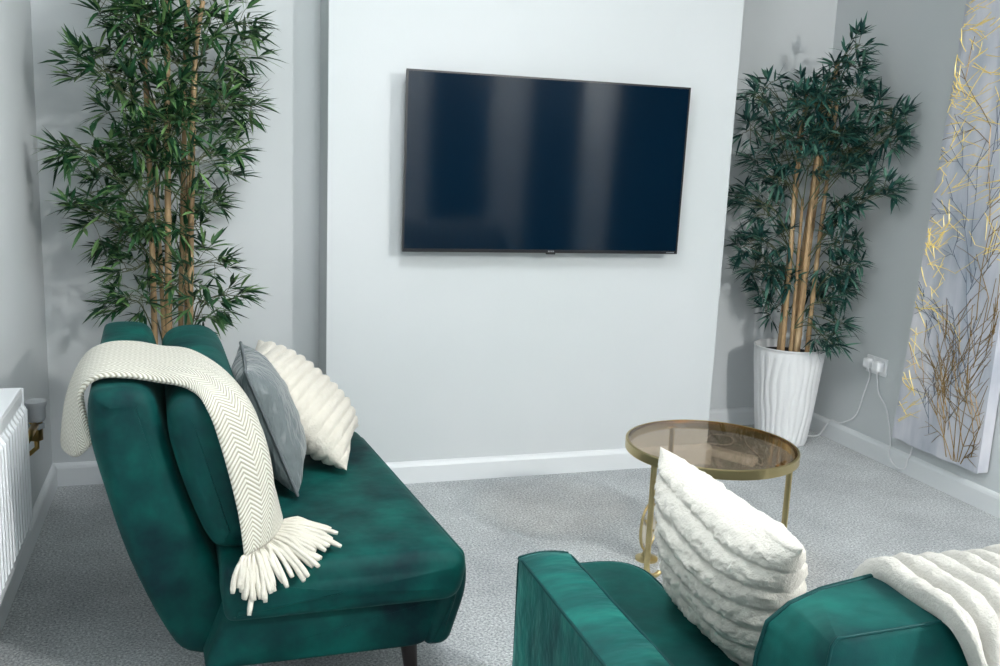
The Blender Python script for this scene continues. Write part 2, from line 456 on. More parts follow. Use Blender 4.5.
# ------------------------------------------------------------------ radiator
rx0, rx1, ry0, ry1, rz0, rz1 = -1.018, -0.94, -2.05, -0.955, 0.272, 0.705
rad = thing('radiator', (-0.98, -1.5, 0.272), 'white ribbed panel radiator on the left wall', 'radiator')
mb = MB(); P = []; ny = 112
for i in range(ny+1):
    y = ry0 + (ry1-ry0)*i/ny; ph = (i % 4) ; dx = (0, 0.013, 0.013, 0)[ph]
    row = []
    for z, k in ((rz0, 0), (rz0+0.03, 0), (rz0+0.05, 1), (rz1-0.06, 1), (rz1-0.04, 0), (rz1-0.012, 0), (rz1, -0.6)):
        row.append((rx1 - 0.013 + (dx*k if k > 0 else 0.0075*k if k < 0 else 0.0), y, z))
    P.append(row)
mb.grid(P); o = mb.build('front_panel', RAD, rad, smooth=False)
so = o.modifiers.new('solid', 'SOLIDIFY'); so.thickness = 0.004; so.offset = 0
bx(rx0, ry0, rz0, rx0+0.006, ry1, rz1-0.01).build('rear_panel', RAD, rad, smooth=False)
mb = MB(); mb.box((rx0, ry0, rz1-0.006), (rx1-0.012, ry1, rz1))
mb.build('top_grille', RAD, rad, smooth=False, bevel=0.002)
for yy in (ry0, ry1-0.004):
    bx(rx0, yy, rz0+0.01, rx1-0.008, yy+0.004, rz1-0.002).build('end_panel', RAD, rad, smooth=False, bevel=0.001)
for yy in (-1.25, -1.8):
    bx(XL+0.002, yy-0.02, 0.35, rx0, yy+0.02, 0.62).build('bracket', RAD, rad, smooth=False)
vy = -0.765; vx = -0.950
mb = MB(); mb.tube([(vx, ry1-0.002, 0.545), (vx, vy, 0.545)], 0.011, 12); mb.tube([(vx, vy, 0.495), (vx, vy, 0.57)], [0.019, 0.019], 12)
vb = mb.build('valve_body', BRASS, rad); tag(vb, 'brass valve body')
mb = MB(); mb.lathe((vx, vy), [(0.012, 0.550), (0.025, 0.555), (0.029, 0.565), (0.029, 0.595), (0.033, 0.606), (0.032, 0.616), (0.010, 0.620)], 20)
tag(mb.build('valve_cap', GREYPLASTIC, vb, sharp=40), 'grey plastic valve cap')
mb = MB(); mb.lathe((vx, vy), [(0.017, 0.528), (0.024, 0.531), (0.024, 0.546), (0.017, 0.549)], 6)
tag(mb.build('valve_collar', GREYPLASTIC, vb, smooth=False), 'grey collar nut')
mb = MB(); mb.tube([(vx, vy, 0.50), (vx, vy, 0.47), (vx-0.02, vy, 0.452), (XL+0.002, vy, 0.45)], 0.0075, 10)
mb.build('supply_pipe', BRASS, vb)

# ------------------------------------------------------------------ left sofa (armless)
def sx(y): return -0.043 * (y + 1.5)          # the sofa stands turned a little
sofa = thing('sofa', (-0.25, -1.05, 0.0), 'armless green velvet sofa with thick leaning backrest beside the radiator', 'sofa')
PL = lambda x, z, a: (x + sx(a), a, z)
slab = [(-0.40, 0.13), (-0.385, 0.20), (-0.43, 0.33), (-0.476, 0.44), (-0.53, 0.595), (-0.565, 0.735), (-0.585, 0.80), (-0.62, 0.824), (-0.70, 0.824), (-0.727, 0.80), (-0.726, 0.706), (-0.699, 0.582), (-0.650, 0.40), (-0.575, 0.215), (-0.515, 0.135)]
slab = [(p.x, p.z) for p in catmull([(a, 0, b) for a, b in slab], 60, True)]
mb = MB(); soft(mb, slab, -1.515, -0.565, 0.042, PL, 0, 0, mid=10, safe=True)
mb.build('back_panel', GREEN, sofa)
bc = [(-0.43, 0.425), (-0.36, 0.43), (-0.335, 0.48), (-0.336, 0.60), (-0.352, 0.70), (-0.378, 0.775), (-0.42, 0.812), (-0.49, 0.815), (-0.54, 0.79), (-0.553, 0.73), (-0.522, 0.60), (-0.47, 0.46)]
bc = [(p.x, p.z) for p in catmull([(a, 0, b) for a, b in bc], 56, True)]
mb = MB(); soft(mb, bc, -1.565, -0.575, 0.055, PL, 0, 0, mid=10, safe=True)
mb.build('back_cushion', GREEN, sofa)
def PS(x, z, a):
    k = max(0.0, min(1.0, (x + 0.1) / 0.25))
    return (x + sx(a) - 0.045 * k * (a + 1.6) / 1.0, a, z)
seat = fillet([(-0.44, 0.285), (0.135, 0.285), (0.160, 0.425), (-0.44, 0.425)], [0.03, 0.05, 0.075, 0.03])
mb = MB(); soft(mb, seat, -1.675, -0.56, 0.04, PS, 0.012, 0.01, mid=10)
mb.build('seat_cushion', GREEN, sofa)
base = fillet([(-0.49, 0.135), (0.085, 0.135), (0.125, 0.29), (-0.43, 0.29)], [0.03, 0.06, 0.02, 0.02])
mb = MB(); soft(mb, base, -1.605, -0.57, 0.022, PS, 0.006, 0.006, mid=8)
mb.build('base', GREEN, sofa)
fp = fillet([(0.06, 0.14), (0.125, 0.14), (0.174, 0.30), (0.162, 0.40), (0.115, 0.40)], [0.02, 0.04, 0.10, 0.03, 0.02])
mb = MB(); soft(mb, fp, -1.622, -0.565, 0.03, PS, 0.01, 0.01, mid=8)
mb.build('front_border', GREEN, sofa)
for lx, ly in ((0.035, -1.545), (0.0, -0.64), (-0.43, -1.53), (-0.47, -0.64)):
    mb = MB(); mb.tube([(lx, ly, 0.145), (lx + (0.015 if lx > -0.2 else -0.015), ly, 0.0)], [0.024, 0.015], 14)
    mb.build('leg', WOODLEG, sofa, sharp=40)

# ------------------------------------------------------------------ cloth helper
def cloth(mb, curves, nu, nv, thick, wob=0.0, seed=0, ribs=None, uvscale=True):
    """curves: polylines across the width (first..last edge); nu across, nv along. Closed slab with rounded rim."""
    cs = [catmull(c, nv) for c in curves]
    P = []
    for i in range(nu):
        u = i/(nu-1)
        row = []
        for j in range(nv):
            row.append(lerp_curve([c[j] for c in cs], u))
        P.append(row)
    nrm = [[None]*nv for _ in range(nu)]
    for i in range(nu):
        for j in range(nv):
            a = P[min(i+1, nu-1)][j] - P[max(i-1, 0)][j]; b = P[i][min(j+1, nv-1)] - P[i][max(j-1, 0)]
            n = a.cross(b)
            nrm[i][j] = n.normalized() if n.length > 1e-9 else Vector((0, 0, 1))
    return P, nrm

def lerp_curve(pts, u):
    m = len(pts)
    if m == 2: return pts[0].lerp(pts[1], u)
    t = u*(m-1); k = min(int(t), m-2); f = t-k
    a = pts[max(k-1, 0)]; b = pts[k]; c = pts[k+1]; d = pts[min(k+2, m-1)]
    return 0.5*((2*b) + (c-a)*f + (2*a-5*b+4*c-d)*f*f + (3*b-a-3*c+d)*f**3)

def slab_cloth(P, nrm, thick, disp=None):
    """two sided slab with uv in metres"""
    nu, nv = len(P), len(P[0]); mb = MB(); uv = []
    lu = [0.0]; lv = [0.0]
    jm = nv//2; im = nu//2
    for i in range(1, nu): lu.append(lu[-1] + (P[i][jm]-P[i-1][jm]).length)
    for j in range(1, nv): lv.append(lv[-1] + (P[im][j]-P[im][j-1]).length)
    def edge(i, j):
        e = min(i, nu-1-i)/2.5; f = min(j, nv-1-j)/2.5
        k = min(1.0, min(e, f)); return math.sqrt(max(0.0, 1-(1-k)**2))
    top = []; bot = []
    for i in range(nu):
        for j in range(nv):
            h = thick/2*max(0.06, edge(i, j)); d = disp(lu[i], lv[j], P[i][j])*edge(i, j) if disp else 0.0
            top.append(P[i][j] + nrm[i][j]*(h + d)); bot.append(P[i][j] - nrm[i][j]*h); 
    fs = []
    for i in range(nu-1):
        for j in range(nv-1):
            q = (i*nv+j, (i+1)*nv+j, (i+1)*nv+j+1, i*nv+j+1)
            fs.append(q); fs.append(tuple(x + nu*nv for x in reversed(q)))
    o = nu*nv
    for i in range(nu-1):
        fs.append((i*nv, i*nv+o, (i+1)*nv+o, (i+1)*nv)); a = i*nv+nv-1; fs.append((a, a+nv, a+nv+o, a+o))
    for j in range(nv-1):
        fs.append((j, j+1, j+1+o, j+o)); a = (nu-1)*nv+j; fs.append((a, a+o, a+1+o, a+1))
    mb.add(top + bot, fs)
    uv = [(lu[i], lv[j]) for i in range(nu) for j in range(nv)]*2
    return mb, uv

# ------------------------------------------------------------------ herringbone throw on the left sofa
c_near = [(-0.728, -1.40, 0.668), (-0.742, -1.41, 0.735), (-0.748, -1.425, 0.80), (-0.71, -1.44, 0.84), (-0.64, -1.445, 0.843), (-0.575, -1.46, 0.835), (-0.50, -1.52, 0.828), (-0.462, -1.585, 0.79), (-0.430, -1.605, 0.69), (-0.400, -1.628, 0.56), (-0.385, -1.665, 0.455)]
c_n2 = [(-0.772, -1.345, 0.618), (-0.778, -1.345, 0.72), (-0.757, -1.345, 0.81), (-0.71, -1.33, 0.845), (-0.64, -1.335, 0.848), (-0.57, -1.35, 0.842), (-0.48, -1.40, 0.838), (-0.395, -1.50, 0.80), (-0.345, -1.54, 0.70), (-0.322, -1.565, 0.575), (-0.335, -1.61, 0.458)]
c_f2 = [(-0.82, -1.20, 0.592), (-0.805, -1.20, 0.72), (-0.765, -1.20, 0.812), (-0.715, -1.20, 0.845), (-0.645, -1.20, 0.848), (-0.575, -1.215, 0.842), (-0.48, -1.26, 0.840), (-0.405, -1.38, 0.806), (-0.345, -1.43, 0.71), (-0.318, -1.46, 0.58), (-0.30, -1.54, 0.455)]
c_far = [(-0.838, -1.06, 0.59), (-0.815, -1.065, 0.72), (-0.772, -1.06, 0.812), (-0.72, -1.045, 0.842), (-0.65, -1.04, 0.844), (-0.58, -1.08, 0.838), (-0.50, -1.15, 0.838), (-0.415, -1.28, 0.805), (-0.350, -1.345, 0.72), (-0.318, -1.39, 0.59), (-0.285, -1.475, 0.455)]
P, nrm = cloth(None, [c_near, c_n2, c_f2, c_far], 40, 130, 0.014)
mbt, uv = slab_cloth(P, nrm, 0.016, lambda u, v, p: 0.002*fbm(p, 9))
throw = thing('throw_blanket', (-0.55, -1.3, 0.43), 'cream herringbone throw with tassels draped over the left sofa backrest', 'throw')
mbt.build('blanket', HERR, throw, uv=uv)
e0, e1 = Vector((-0.388, -1.665, 0.452)), Vector((-0.287, -1.475, 0.452))
tips = [(-0.415, -1.70, 0.378), (-0.365, -1.728, 0.318), (-0.30, -1.735, 0.352), (-0.235, -1.715, 0.408), (-0.175, -1.665, 0.442), (-0.155, -1.585, 0.442), (-0.165, -1.485, 0.442)]
tc = catmull(tips, 60)
ntas = 46
for i in range(ntas):
    u = i/(ntas-1); a = e0.lerp(e1, u); b = Vector(tc[int(u*59)])
    j = Vector((random.uniform(-.012, .012), random.uniform(-.012, .012), 0))
    b = a + (b + j - a) * random.uniform(0.66, 0.98)
    over = b.z < 0.43
    mid1 = a.lerp(b, 0.35) + Vector((random.uniform(-.005, .005), random.uniform(-.005, .005), 0.010 + random.uniform(0, .008)))
    mid2 = a.lerp(b, 0.7) + Vector((random.uniform(-.006, .006), random.uniform(-.006, .006), 0.008 if not over else 0.012))
    b.z = max(b.z, 0.440) if not over else b.z
    mid1.z = max(mid1.z, 0.443); mid2.z = max(mid2.z, 0.440 if not over else mid2.z)
    pts = catmull([a + Vector((0, 0, 0.004)), mid1, mid2, b], 9)
    mb = MB(); mb.tube(pts, [0.0030, 0.0062, 0.0042, 0.0058, 0.0062, 0.0064, 0.0066, 0.0068, 0.0050], 6)
    mb.build('tassel', TASSEL, throw)

# ------------------------------------------------------------------ cushions
def pillow(c, ux, uy, w, h, t, n=64, disp=None, pinch=0.07, taper=0.0, sag=0.0):
    """two domed faces joined at a seam; ux, uy unit in-plane axes; disp(a, b, side) metres"""
    c = Vector(c); ux = Vector(ux).normalized(); uy = Vector(uy); uy = (uy - ux*uy.dot(ux)).normalized(); nz = ux.cross(uy)
    mb = MB(); fr = []; bk = []
    for i in range(n+1):
        for j in range(n+1):
            a = math.sin(math.pi/2*(2*i/n-1)); b = math.sin(math.pi/2*(2*j/n-1))
            k = ((1-abs(a)**2.6)*(1-abs(b)**2.6)); k = max(k, 0)**0.55
            X = a*w/2*(1 - pinch*(1-b*b)); Y = b*h/2*(1 - pinch*(1-a*a))
            X *= 1 + taper*b
            p = c + ux*X + uy*Y
            p = p - nz*sag*(1-b*b)
            d1 = disp(X, Y, 1)*min(1, k*3) if disp else 0; d2 = disp(X, Y, -1)*min(1, k*3) if disp else 0
            fr.append(p + nz*(t/2*k + d1)); bk.append(p - nz*(t/2*k + d2))
    m = n+1; fs = []
    for i in range(n):
        for j in range(n):
            q = (i*m+j, (i+1)*m+j, (i+1)*m+j+1, i*m+j+1)
            fs.append(q); fs.append(tuple(x+m*m for x in reversed(q)))
    mb.add(fr+bk, fs)
    # weld the rim
    rim = [c + ux*(sx_*w/2*(1-pinch*(1-sy_*sy_))) + uy*(sy_*h/2*(1-pinch*(1-sx_*sx_))) - nz*sag*(1-sy_*sy_) for sx_, sy_ in square(n)]
    return mb, rim
def square(n):
    o = []
    g = [math.sin(math.pi/2*(2*i/n-1)) for i in range(n+1)]
    for a in g[:-1]: o.append((a, -1))
    for a in g[:-1]: o.append((1, a))
    for a in reversed(g[1:]): o.append((a, 1))
    for a in reversed(g[1:]): o.append((-1, a))
    return o
def ridge(t):
    f = abs(((t + 0.5) % 1.0) - 0.5)*2      # 0 at the ridge top, 1 in the groove
    return 1 - f**2.4

gc = thing('cushion', (-0.29, -1.05, 0.43), 'grey crushed satin cushion leaning on the left sofa backrest behind the throw', 'cushion')
mb, rim = pillow((-0.288, -1.04, 0.618), (0.015, 1.0, 0.0), (-0.36, 0.0, 0.93), 0.40, 0.385, 0.165,
    disp=lambda X, Y, s: 0.007*fbm((X*0.7, Y*1.6, s*3.0), 8, 3) + 0.006*abs(fbm((X*2.4, Y*0.6, s+5), 6, 2)))
mb.build('cover', SATIN, gc)
mb = MB(); mb.tube(rim, 0.005, 8, closed=True); tag(mb.build('piping', SATIN_D, gc), 'darker grey piped seam')

cc = pillow((-0.172, -0.83, 0.600), (0.24, 0.96, 0.03), (-0.74, 0.15, 0.66), 0.43, 0.45, 0.20, n=150, pinch=0.09,
    disp=lambda X, Y, s: 0.011*ridge((Y + 0.012*math.sin(X*9) + 0.5)/0.035) - 0.006 + 0.0028*fbm((X, Y, s), 55, 3) + 0.003*fbm((X, Y, s+2), 16, 2))
tag(cc[0].build('cushion', FLUFF2), 'cream ribbed fluffy cushion leaning beside the grey one on the left sofa', 'cushion')

# ------------------------------------------------------------------ right sofa (with arms), seen from behind
s2 = thing('sofa', (0.9, -2.45, 0.0), 'green velvet sofa with piped arms seen from behind at lower right', 'sofa')
def arm(x0, x1, name):
    mb = MB()
    ys = [-2.12, -2.124, -2.135] + [-2.135 - 0.76*k/16 for k in range(1, 17)] + [-2.91, -2.92]
    rings = []
    n = 10
    for y in ys:
        e = 0.012 if y in (-2.12, -2.92) else 0.004 if y in (-2.124, -2.91) else 0.0
        row = [(x0+e, y, 0.12), (x1-e, y, 0.12), (x1, y, 0.35), (x1-e, y, 0.60-e)]
        for k in range(n+1):
            t = 1 - k/n; x = x0 + e + (x1-x0-2*e)*t
            row.append((x, y, 0.606 - e + 0.007*(1-(2*t-1)**2) + 0.0025*fbm((x*2, y*3, 0), 4)))
        row += [(x0+e, y, 0.60-e), (x0, y, 0.35)]
        rings.append(row)
    mb.rings([list(reversed(r)) for r in rings])
    a = mb.build(name, GREEN_ARM, s2, sharp=50)
    for x in (x0+0.003, x1-0.003):
        p = [(x, -2.124, 0.13), (x, -2.124, 0.40), (x, -2.124, 0.59), (x, -2.130, 0.603), (x, -2.15, 0.606), (x, -2.5, 0.606), (x, -2.9, 0.606), (x, -2.918, 0.60), (x, -2.918, 0.3)]
        m = MB(); m.tube(p, 0.0033, 8); m.build('piping', PIPE, a)
    m = MB(); m.tube([(x0+0.003, -2.124, 0.601)] + [(x0+0.003+(x1-x0-0.006)*k/8, -2.124, 0.604+0.007*(1-(2*k/8-1)**2)) for k in range(9)], 0.0033, 8); m.build('piping', PIPE, a)
    return a
AX0, AX1 = 0.125, 0.237
SXR = 1.62
arm(AX0, AX1, 'arm'); arm(SXR, SXR+0.112, 'arm')
# seat: the left section reaches further forward than the rest
poly = [(AX1+0.002, -2.62), (SXR-0.002, -2.62), (SXR-0.002, -2.14), (0.60, -2.14), (0.535, -2.10), (0.535, -1.835), (AX1+0.002, -1.835)]
poly = fillet(poly, [0.01, 0.01, 0.05, 0.05, 0.04, 0.12, 0.14], 10)
zs = 0.452
def plan(mb, poly, z0, z1, r, dome=0.0):
    R0 = [[(p[0], p[1], z0 + r*(1-math.sin(math.pi/2*k/5))) for p in offset2(poly, r*(1-math.cos(math.pi/2*k/5)))] for k in range(5, -1, -1)]
    R1 = [[(p[0], p[1], z1 - r*(1-math.sin(math.pi/2*k/5))) for p in offset2(poly, r*(1-math.cos(math.pi/2*k/5)))] for k in range(0, 6)]
    mb.rings(R0 + R1)
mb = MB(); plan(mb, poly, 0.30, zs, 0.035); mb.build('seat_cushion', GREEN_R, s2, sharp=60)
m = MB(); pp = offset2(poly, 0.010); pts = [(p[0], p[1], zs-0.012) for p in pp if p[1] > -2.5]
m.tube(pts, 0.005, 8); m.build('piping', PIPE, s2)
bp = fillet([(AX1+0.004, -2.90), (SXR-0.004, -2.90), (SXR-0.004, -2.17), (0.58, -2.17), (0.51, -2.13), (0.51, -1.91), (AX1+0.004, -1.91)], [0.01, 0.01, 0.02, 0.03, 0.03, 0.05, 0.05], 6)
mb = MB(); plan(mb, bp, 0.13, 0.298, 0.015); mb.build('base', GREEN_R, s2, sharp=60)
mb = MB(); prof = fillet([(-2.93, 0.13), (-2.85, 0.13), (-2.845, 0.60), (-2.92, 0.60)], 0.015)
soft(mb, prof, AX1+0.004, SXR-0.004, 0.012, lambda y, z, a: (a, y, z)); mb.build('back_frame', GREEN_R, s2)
def back_cushion(mirror):
    fo = [(0.318, 0.42), (0.308, 0.47), (0.306, 0.60), (0.311, 0.68), (0.324, 0.73), (0.36, 0.756), (0.412, 0.773), (0.50, 0.785), (0.70, 0.79), (0.90, 0.787), (0.935, 0.775), (0.95, 0.74), (0.953, 0.60), (0.950, 0.44), (0.94, 0.42)]
    ro = [(0.318, 0.42), (0.312, 0.47), (0.316, 0.60), (0.320, 0.68), (0.324, 0.73), (0.328, 0.766), (0.336, 0.777), (0.50, 0.781), (0.70, 0.783), (0.90, 0.781), (0.937, 0.774), (0.95, 0.74), (0.953, 0.60), (0.950, 0.44), (0.94, 0.42)]
    fx = (lambda x: 2*0.957 - x) if mirror else (lambda x: x)
    def res(o):
        d = []
        for i in range(len(o)):
            a = Vector(o[i]); b = Vector(o[(i+1) % len(o)])
            for k in range(6): d.append(a.lerp(b, k/6))
        return d
    F = res(fo); R = res(ro); cx, cz = 0.63, 0.60; rings = []
    yf, yr = -2.69, -2.832
    def sc(o, s): return [(cx+(p.x-cx)*s, cz+(p.y-cz)*s) for p in o]
    for s, d in ((0.05, 0.055), (0.35, 0.05), (0.65, 0.036), (0.85, 0.02), (0.95, 0.008), (0.985, 0.001)):
        rings.append([(fx(x), yf + d, z) for x, z in sc(F, s)])
    for t in (0.01, 0.05, 0.2, 0.4, 0.6, 0.8, 0.95, 0.99):
        b = 0.006*math.sin(math.pi*t)
        o = [F[i].lerp(R[i], t) for i in range(len(F))]
        rings.append([(fx(cx+(p.x-cx)*(1+b)), yf + (yr-yf)*t, cz+(p.y-cz)*(1+b)) for p in o])
    for s, d in ((0.985, 0.001), (0.94, 0.006), (0.8, 0.012), (0.5, 0.018), (0.05, 0.02)):
        rings.append([(fx(x), yr - d*0.6, z) for x, z in sc(R, s)])
    mb = MB(); mb.rings(rings if mirror else [list(reversed(r)) for r in rings])
    c = mb.build('back_cushion', GREEN_R, s2, sharp=65)
    m = MB(); m.tube([(fx(p.x), yf, p.y) for p in F], 0.0042, 8, closed=True); m.build('piping', PIPE, c)
    m = MB(); m.tube([(fx(p.x), yr, p.y) for p in R], 0.0026, 8, closed=True); m.build('piping', PIPE, c)
back_cushion(False); back_cushion(True)
for lx, ly in ((0.18, -2.18), (0.18, -2.87), (1.67, -2.18), (1.67, -2.87)):
    mb = MB(); mb.tube([(lx, ly, 0.14), (lx, ly, 0.0)], [0.024, 0.016], 14); mb.build('leg', WOODLEG, s2, sharp=40)

# white throw over the right sofa back
def tprof(x):
    e = 0.004*math.sin(x*17)
    return [(x, -2.600, 0.50), (x, -2.612, 0.60), (x, -2.635, 0.70), (x, -2.665, 0.768+e), (x+0.005, -2.70, 0.797+e), (x+0.005, -2.77, 0.800), (x, -2.835, 0.800), (x, -2.868, 0.778), (x+0.01, -2.885, 0.70), (x+0.02, -2.945, 0.60), (x+0.02, -2.955, 0.45)]
cv = []
for k, x in enumerate((0.505, 0.56, 0.70, 0.90, 1.10, 1.30, 1.45, 1.53)):
    p = tprof(x)
    if k == 0: p = [(q[0]+dx, q[1], q[2]-dz) for q, dx, dz in zip(p, (0.06, 0.05, 0.03, -0.01, -0.005, -0.005, 0.0, 0.005, 0.03, 0.05, 0.05), (0, 0, 0, .01, .006, .008, .008, .004, 0, 0, 0))]
    cv.append(p)
cv = cv[::-1]
P, nrm = cloth(None, cv, 230, 120, 0.02)
mbt, uv = slab_cloth(P, nrm, 0.022, lambda u, v, p: -0.008 + 0.019*ridge((u + 0.008*math.sin(v*9))/0.044) + 0.0035*fbm(p, 50, 3) + 0.004*fbm(p, 14, 2))
tag(mbt.build('throw_blanket', THROWM, uv=uv), 'white ribbed fluffy throw laid over the right sofa backrest', 'throw')

# white fluffy cushion on the right sofa
wp = pillow((0.530, -2.245, 0.597), (0.0, -1.0, -0.03), (-0.16, 0.10, 1.0), 0.48, 0.34, 0.19, taper=0.12, n=170, pinch=0.10,
    disp=lambda X, Y, s: 0.013*ridge((Y + 0.010*math.sin(X*8) + 0.5)/0.046) - 0.007 + 0.005*fbm((X, Y, s), 60, 4) + 0.006*fbm((X, Y, s+2), 14, 2))
tag(wp[0].build('cushion', FLUFF), 'white fluffy ribbed cushion standing on the right sofa seat before the glass table', 'cushion')

# ------------------------------------------------------------------ glass side table
tcx, tcy, tz, tr = 1.12, -1.18, 0.50, 0.28
tb = thing('side_table', (tcx, tcy, 0), 'round brass side table with a bronze tinted glass top between the sofas', 'table')
mb = MB(); ri, ro = tr-0.016, tr; rr = []
for k in range(65):
    a = 2*math.pi*k/64; c, s_ = math.cos(a), math.sin(a)
    rr.append([(tcx+ri*c, tcy+ri*s_, tz-0.030), (tcx+ro*c, tcy+ro*s_, tz-0.030), (tcx+ro*c, tcy+ro*s_, tz-0.002), (tcx+(ro-0.004)*c, tcy+(ro-0.004)*s_, tz), (tcx+(ri+0.008)*c, tcy+(ri+0.008)*s_, tz), (tcx+(ri+0.008)*c, tcy+(ri+0.008)*s_, tz-0.007), (tcx+ri*c, tcy+ri*s_, tz-0.007)])
mb.rings(rr, False, False); tag(mb.build('rim', GOLD, tb, sharp=30), 'brass rim')
mb = MB(); mb.lathe((tcx, tcy), [(tr-0.0085, tz-0.0065), (tr-0.0085, tz-0.0015)], 64)
tag(mb.build('glass_top', SMOKE, tb, sharp=30), 'bronze tinted glass')
legpos = [(0.866, -1.276), (1.119, -0.914), (1.271, -1.401)]
for x, y in legpos:
    a = math.atan2(y-tcy, x-tcx)
    mb = MB(); mb.tube([(x, y, 0.0), (x, y, tz-0.028)], 0.0095, 14); lgo = mb.build('leg', GOLD, tb, sharp=50)
    mb = MB(); mb.lathe((x, y), [(0.012, 0.0), (0.012, 0.006)], 14); mb.build('foot_pad', WOODLEG, lgo, sharp=40)
    mb = MB(); px, py = x - 0.03*math.cos(a), y - 0.03*math.sin(a)
    t_ = Vector((-math.sin(a), math.cos(a), 0))*0.035
    mb.tube([Vector((px, py, tz-0.016)) - t_, Vector((px, py, tz-0.016)) + t_], 0.005, 8); mb.tube([(x, y, tz-0.02), (px, py, tz-0.016)], 0.005, 8)
    mb.build('bracket', GOLD, lgo)
mb = MB(); mb.tube(catmull([(0.866, -1.276, 0.145), (0.874, -1.274, 0.108), (0.900, -1.268, 0.097), (0.930, -1.258, 0.112), (0.944, -1.248, 0.150), (0.948, -1.24, 0.19), (0.948, -1.24, 0.26)], 26), 0.0085, 12)
hk = mb.build('curved_stay', GOLD, tb)
mb = MB(); mb.tube([(0.925, -1.260, 0.106), (0.9385, -1.252, 0.130)], 0.0135, 12); tag(mb.build('collar', PLASTIC, hk, sharp=40), 'small white collar')
# brass ring ornament on the carpet behind the leg
orn = thing('ring_ornament', (1.035, -0.95, 0.0), 'small brass ring ornament with a cream disc on the carpet behind the table leg', 'ornament')
oc = Vector((1.035, -0.95, 0.125)); ux = Vector((0.80, 0.60, 0)); uz = Vector((0, 0, 1)); nn = ux.cross(uz)
mb = MB(); mb.tube([oc + ux*0.062*math.cos(2*math.pi*k/40) + uz*0.085*math.sin(2*math.pi*k/40) for k in range(40)], 0.005, 8, closed=True); mb.build('ring', GOLD, orn)
mb = MB(); mb.tube(catmull([oc + ux*-0.05 + uz*0.04 + nn*0.01, oc + ux*0.0 + uz*-0.01 + nn*0.012, oc + ux*0.06 + uz*-0.03 + nn*0.01], 12), 0.004, 8); mb.build('cross_bar', GOLD, orn)
mb = MB(); mb.rings([[oc + nn*(-0.006+d) + ux*rx*0.050*math.cos(2*math.pi*k/32) + uz*(rx*0.062*math.sin(2*math.pi*k/32)-0.012) for k in range(32)] for d, rx in ((0, 0.96), (0.002, 1), (0.008, 1), (0.010, 0.96))])
tag(mb.build('disc', TASSEL, orn, sharp=40), 'cream disc')
mb = MB(); mb.lathe((1.035, -0.95), [(0.04, 0.0), (0.04, 0.008), (0.02, 0.014), (0.008, 0.045)], 24); mb.build('stand', GOLD, orn, sharp=40)

# ------------------------------------------------------------------ planters and bamboo
def leaf(mb, p, d, up, ln, wd):
    d = d.normalized(); side = d.cross(up)
    if side.length < 1e-3: side = d.orthogonal()
    side.normalize(); nrm = side.cross(d)
    dr = random.uniform(0.02, 0.28)*ln
    def pt(t): return p + d*ln*t - Vector((0, 0, 1))*dr*t*t
    f = 0.18*wd
    vs = [pt(0), pt(0.3)+side*wd*0.85+nrm*f, pt(0.3)-side*wd*0.85+nrm*f, pt(0.62)+side*wd*0.75+nrm*f, pt(0.62)-side*wd*0.75+nrm*f, pt(1.0), pt(0.3), pt(0.62)]
    mb.add(vs, [(0, 6, 1), (0, 2, 6), (1, 6, 7, 3), (6, 2, 4, 7), (3, 7, 5), (7, 4, 5)])

TWIG = mat('olive_twig', (84, 92, 62), 0.6)
LEAF_L = [(-0.56 + (x+0.55)*0.80, y, z) for x, y, z in LEAF_L] + [(-0.56 + random.uniform(-.12, .16), -0.16 + random.uniform(-.08, .06), random.uniform(1.30, 2.05)) for _ in range(10)]
LEAF_R = [(2.39 + (x-2.37)*0.86, y, z) for x, y, z in LEAF_R] + [(2.38 + random.uniform(-.10, .12), 0.12 + random.uniform(-.08, .05), random.uniform(1.42, 1.85)) for _ in range(12)]

def rand_dir():
    while True:
        v = Vector((random.uniform(-1, 1), random.uniform(-1, 1), random.uniform(-1, 1)))
        if 0.1 < v.length < 1: return v.normalized()

